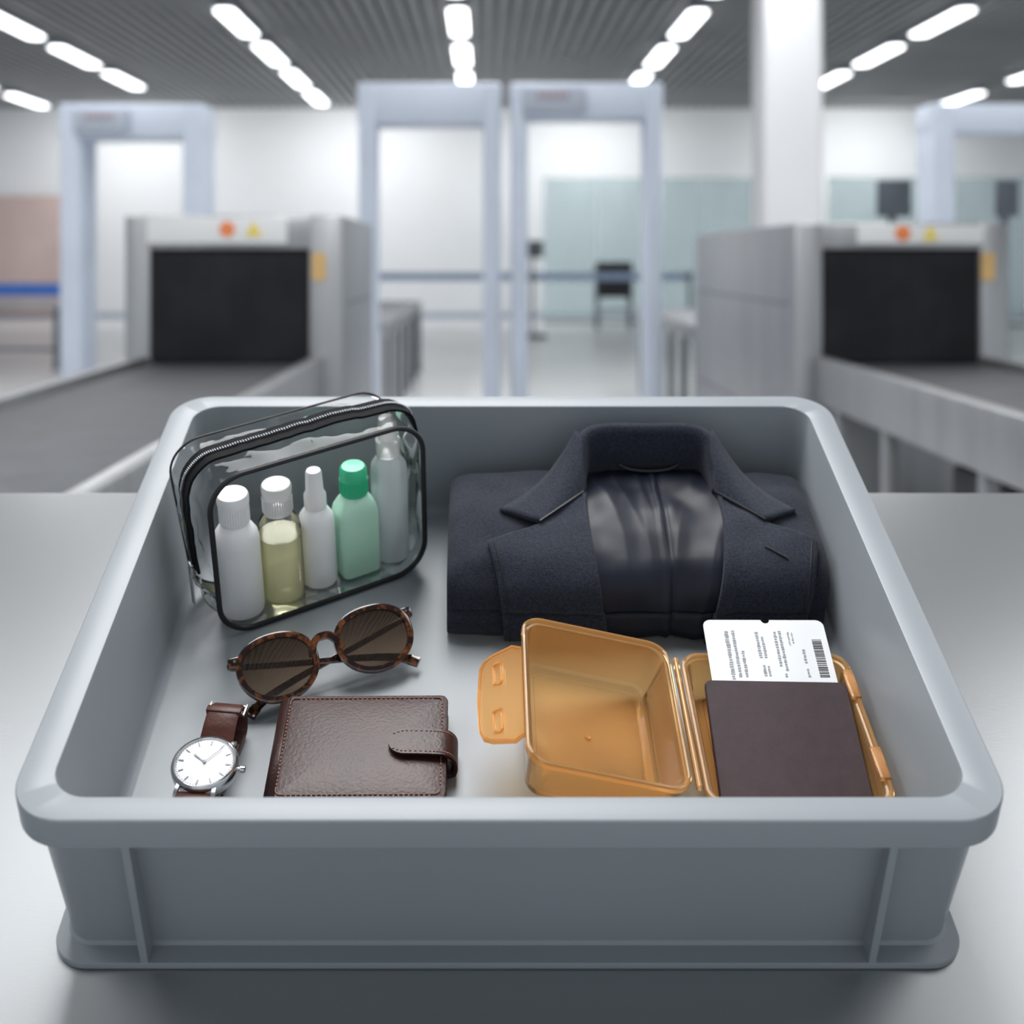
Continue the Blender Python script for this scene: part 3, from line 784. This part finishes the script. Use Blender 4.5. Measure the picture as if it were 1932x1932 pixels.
# latch: flat slotted flap with clipped corners
fl = [(-.060, .045), (-.067, .0495), (-.084, .0445), (-.0905, .040), (-.0935, .032), (-.0950, 0), (-.0935, -.032), (-.0905, -.040), (-.084, -.0445), (-.067, -.0495), (-.060, -.045)]
Mf = MB @ TR((-.060, -.006, -.002)) @ RY(-34) @ TR((.060, 0, 0))
g = G().prism(fl, -.0010, .0010, M=Mf)
lt = g.obj('latch', M_amber, e, pre=preL, smooth=0)
G().sweep([(-.077+(a+.077)*.96, b*.97, .0010) for a, b in fl], [(-.0009, -.0006), (.0009, -.0006), (.0009, .0008), (-.0009, .0008)], (0, 0, 1), False, M=Mf).obj('latch_lip', M_amber, lt, pre=preL)
for yy in (-.026, .022):
    g = G(); g.sweep([(-.079+a, yy+b, .0018) for a, b in rr(.0032, .011, .0030, 4)], [(-.0008, -.0010), (.0008, -.0010), (.0008, .0010), (-.0008, .0010)], (0, 0, 1), True, M=Mf)
    g.obj('latch_slot', M_amber, lt, pre=preL)
G().cyl((.1342, .102, .0560), (.1342, .232, .0560), .0026, 12).obj('hinge', M_amber, e, pre=preL)
for yy in (.125, .205): G().box((.2655, yy, .0555), (.008, .030, .004), .001).obj('lid_catch', M_amber, e, pre=preL)

# ------------------------------------------------------------------ passport + boarding pass
sl = 11.4
MPp = TR((.2055, .0995, .0268)) @ RX(sl) @ RZ(-1.2)
e = thing('passport', 'plum-brown passport holder lying in the open amber lid', 'passport', T @ MPp)
g = G(); hx, hy = .0540, .0565
def lp(k, z): return [(a, hy+b, z) for a, b in rr(hx-k, hy-k, max(.001, .005-k), 6)]
g.loft([lp(.0006, .0045), lp(0, .0050), lp(0, .0060), lp(.0006, .0066)], True, True); g.obj('front_cover', M_passport, e)
g = G().loft([lp(.0006, 0), lp(0, .0005), lp(0, .0014), lp(.0006, .0018)], True, True); g.obj('back_cover', M_passport, e)
g = G().box((.0, hy, .0025), (hx*2-.005, hy*2-.006, .0012)); g.obj('pages', M_paper, e)
g = G().box((-hx+.0008, hy, .0033), (.0016, hy*2-.004, .0050), .0006); g.obj('spine', M_passport, e)

MB2 = MPp @ TR((.0012, .058, .0036)) @ RZ(1.0)
e = thing('boarding_pass', 'white boarding pass with barcode tucked inside the passport', 'boarding pass', T @ MB2)
hw = .0482; yt = .1150
pts = [(-hw, 0), (hw, 0)]
def arcp(cx, cy, r, a0, a1, n=6): return [(cx+r*math.cos(math.radians(a0+(a1-a0)*i/n)), cy+r*math.sin(math.radians(a0+(a1-a0)*i/n))) for i in range(n+1)]
r = .006
pts += arcp(hw-r, yt-r, r, 0, 90)+arcp(.002, yt, .0034, 0, -180, 8)+arcp(-hw+r, yt-r, r, 90, 180)
g = G().prism(pts, 0, .0008); g.obj('card', M_paper, e, smooth=0)
g = G(); random.seed(3)
for (x, y0, y1, hh) in ((-.031, .058, .104, .0034), (-.0255, .060, .104, .0028), (-.0205, .060, .085, .0026), (-.007, .078, .102, .0030), (-.0030, .078, .098, .0026), (-.006, .061, .070, .0026), (-.0025, .061, .070, .002),
                    (.0075, .070, .104, .0028), (.0115, .066, .104, .0026), (.010, .060, .0635, .002), (.018, .090, .102, .0014), (.021, .092, .102, .0014), (.0275, .073, .085, .0024), (.0275, .060, .067, .0022)):
    y = y0
    while y < y1:
        l = random.uniform(.0008, .0020)
        g.box((x+random.uniform(-.0002, .0002), y+l/2, .00092), (hh*random.uniform(.6, 1), l, .0001)); y += l+random.uniform(.0004, .0010)
g.obj('print', M_ink, e, smooth=0)
g = G(); y = .060
while y < .096:
    l = random.choice((.0005, .0009, .0015)); g.box((.0395, y+l/2, .00093), (.0075, l, .0001)); y += l+random.choice((.0005, .0009))
g.obj('barcode', M_ink_dark, e, smooth=0)

# ------------------------------------------------------------------ light
w = bpy.data.worlds.new('hall_ambient'); scene.world = w; w.use_nodes = True
bg = w.node_tree.nodes['Background']; bg.inputs[0].default_value = (.88, .945, 1, 1); bg.inputs[1].default_value = .76
def area(loc, size, power, rot=(0, 0, 0), col=(1, 1, 1)):
    l = bpy.data.lights.new('ceiling_area_light', 'AREA'); l.shape = 'RECTANGLE'; l.size = size[0]; l.size_y = size[1]; l.energy = power; l.color = col
    o = bpy.data.objects.new('ceiling_area_light', l); COL.objects.link(o); o.location = loc; o.rotation_euler = [math.radians(a) for a in rot]; return o
area((-.33, 2.0, 4.1), (1.5, 2.6), 160, (-5, 0, 0))
area((-2.9, 1.6, 4.1), (1.1, 3), 62, (0, -30, 0))
area((2.6, 1.6, 4.1), (1.1, 3), 54, (0, 30, 0))
for x in (-6, -3, 0, 2.6, 5.8, 8.5):
    area((x, 9.5, 4.12), (.6, 5), 90)
for x in (-7, -2.4, 2.0, 7.5):
    area((x, 25.0, 4.1), (2.2, .4), 68, (28, 0, 0))
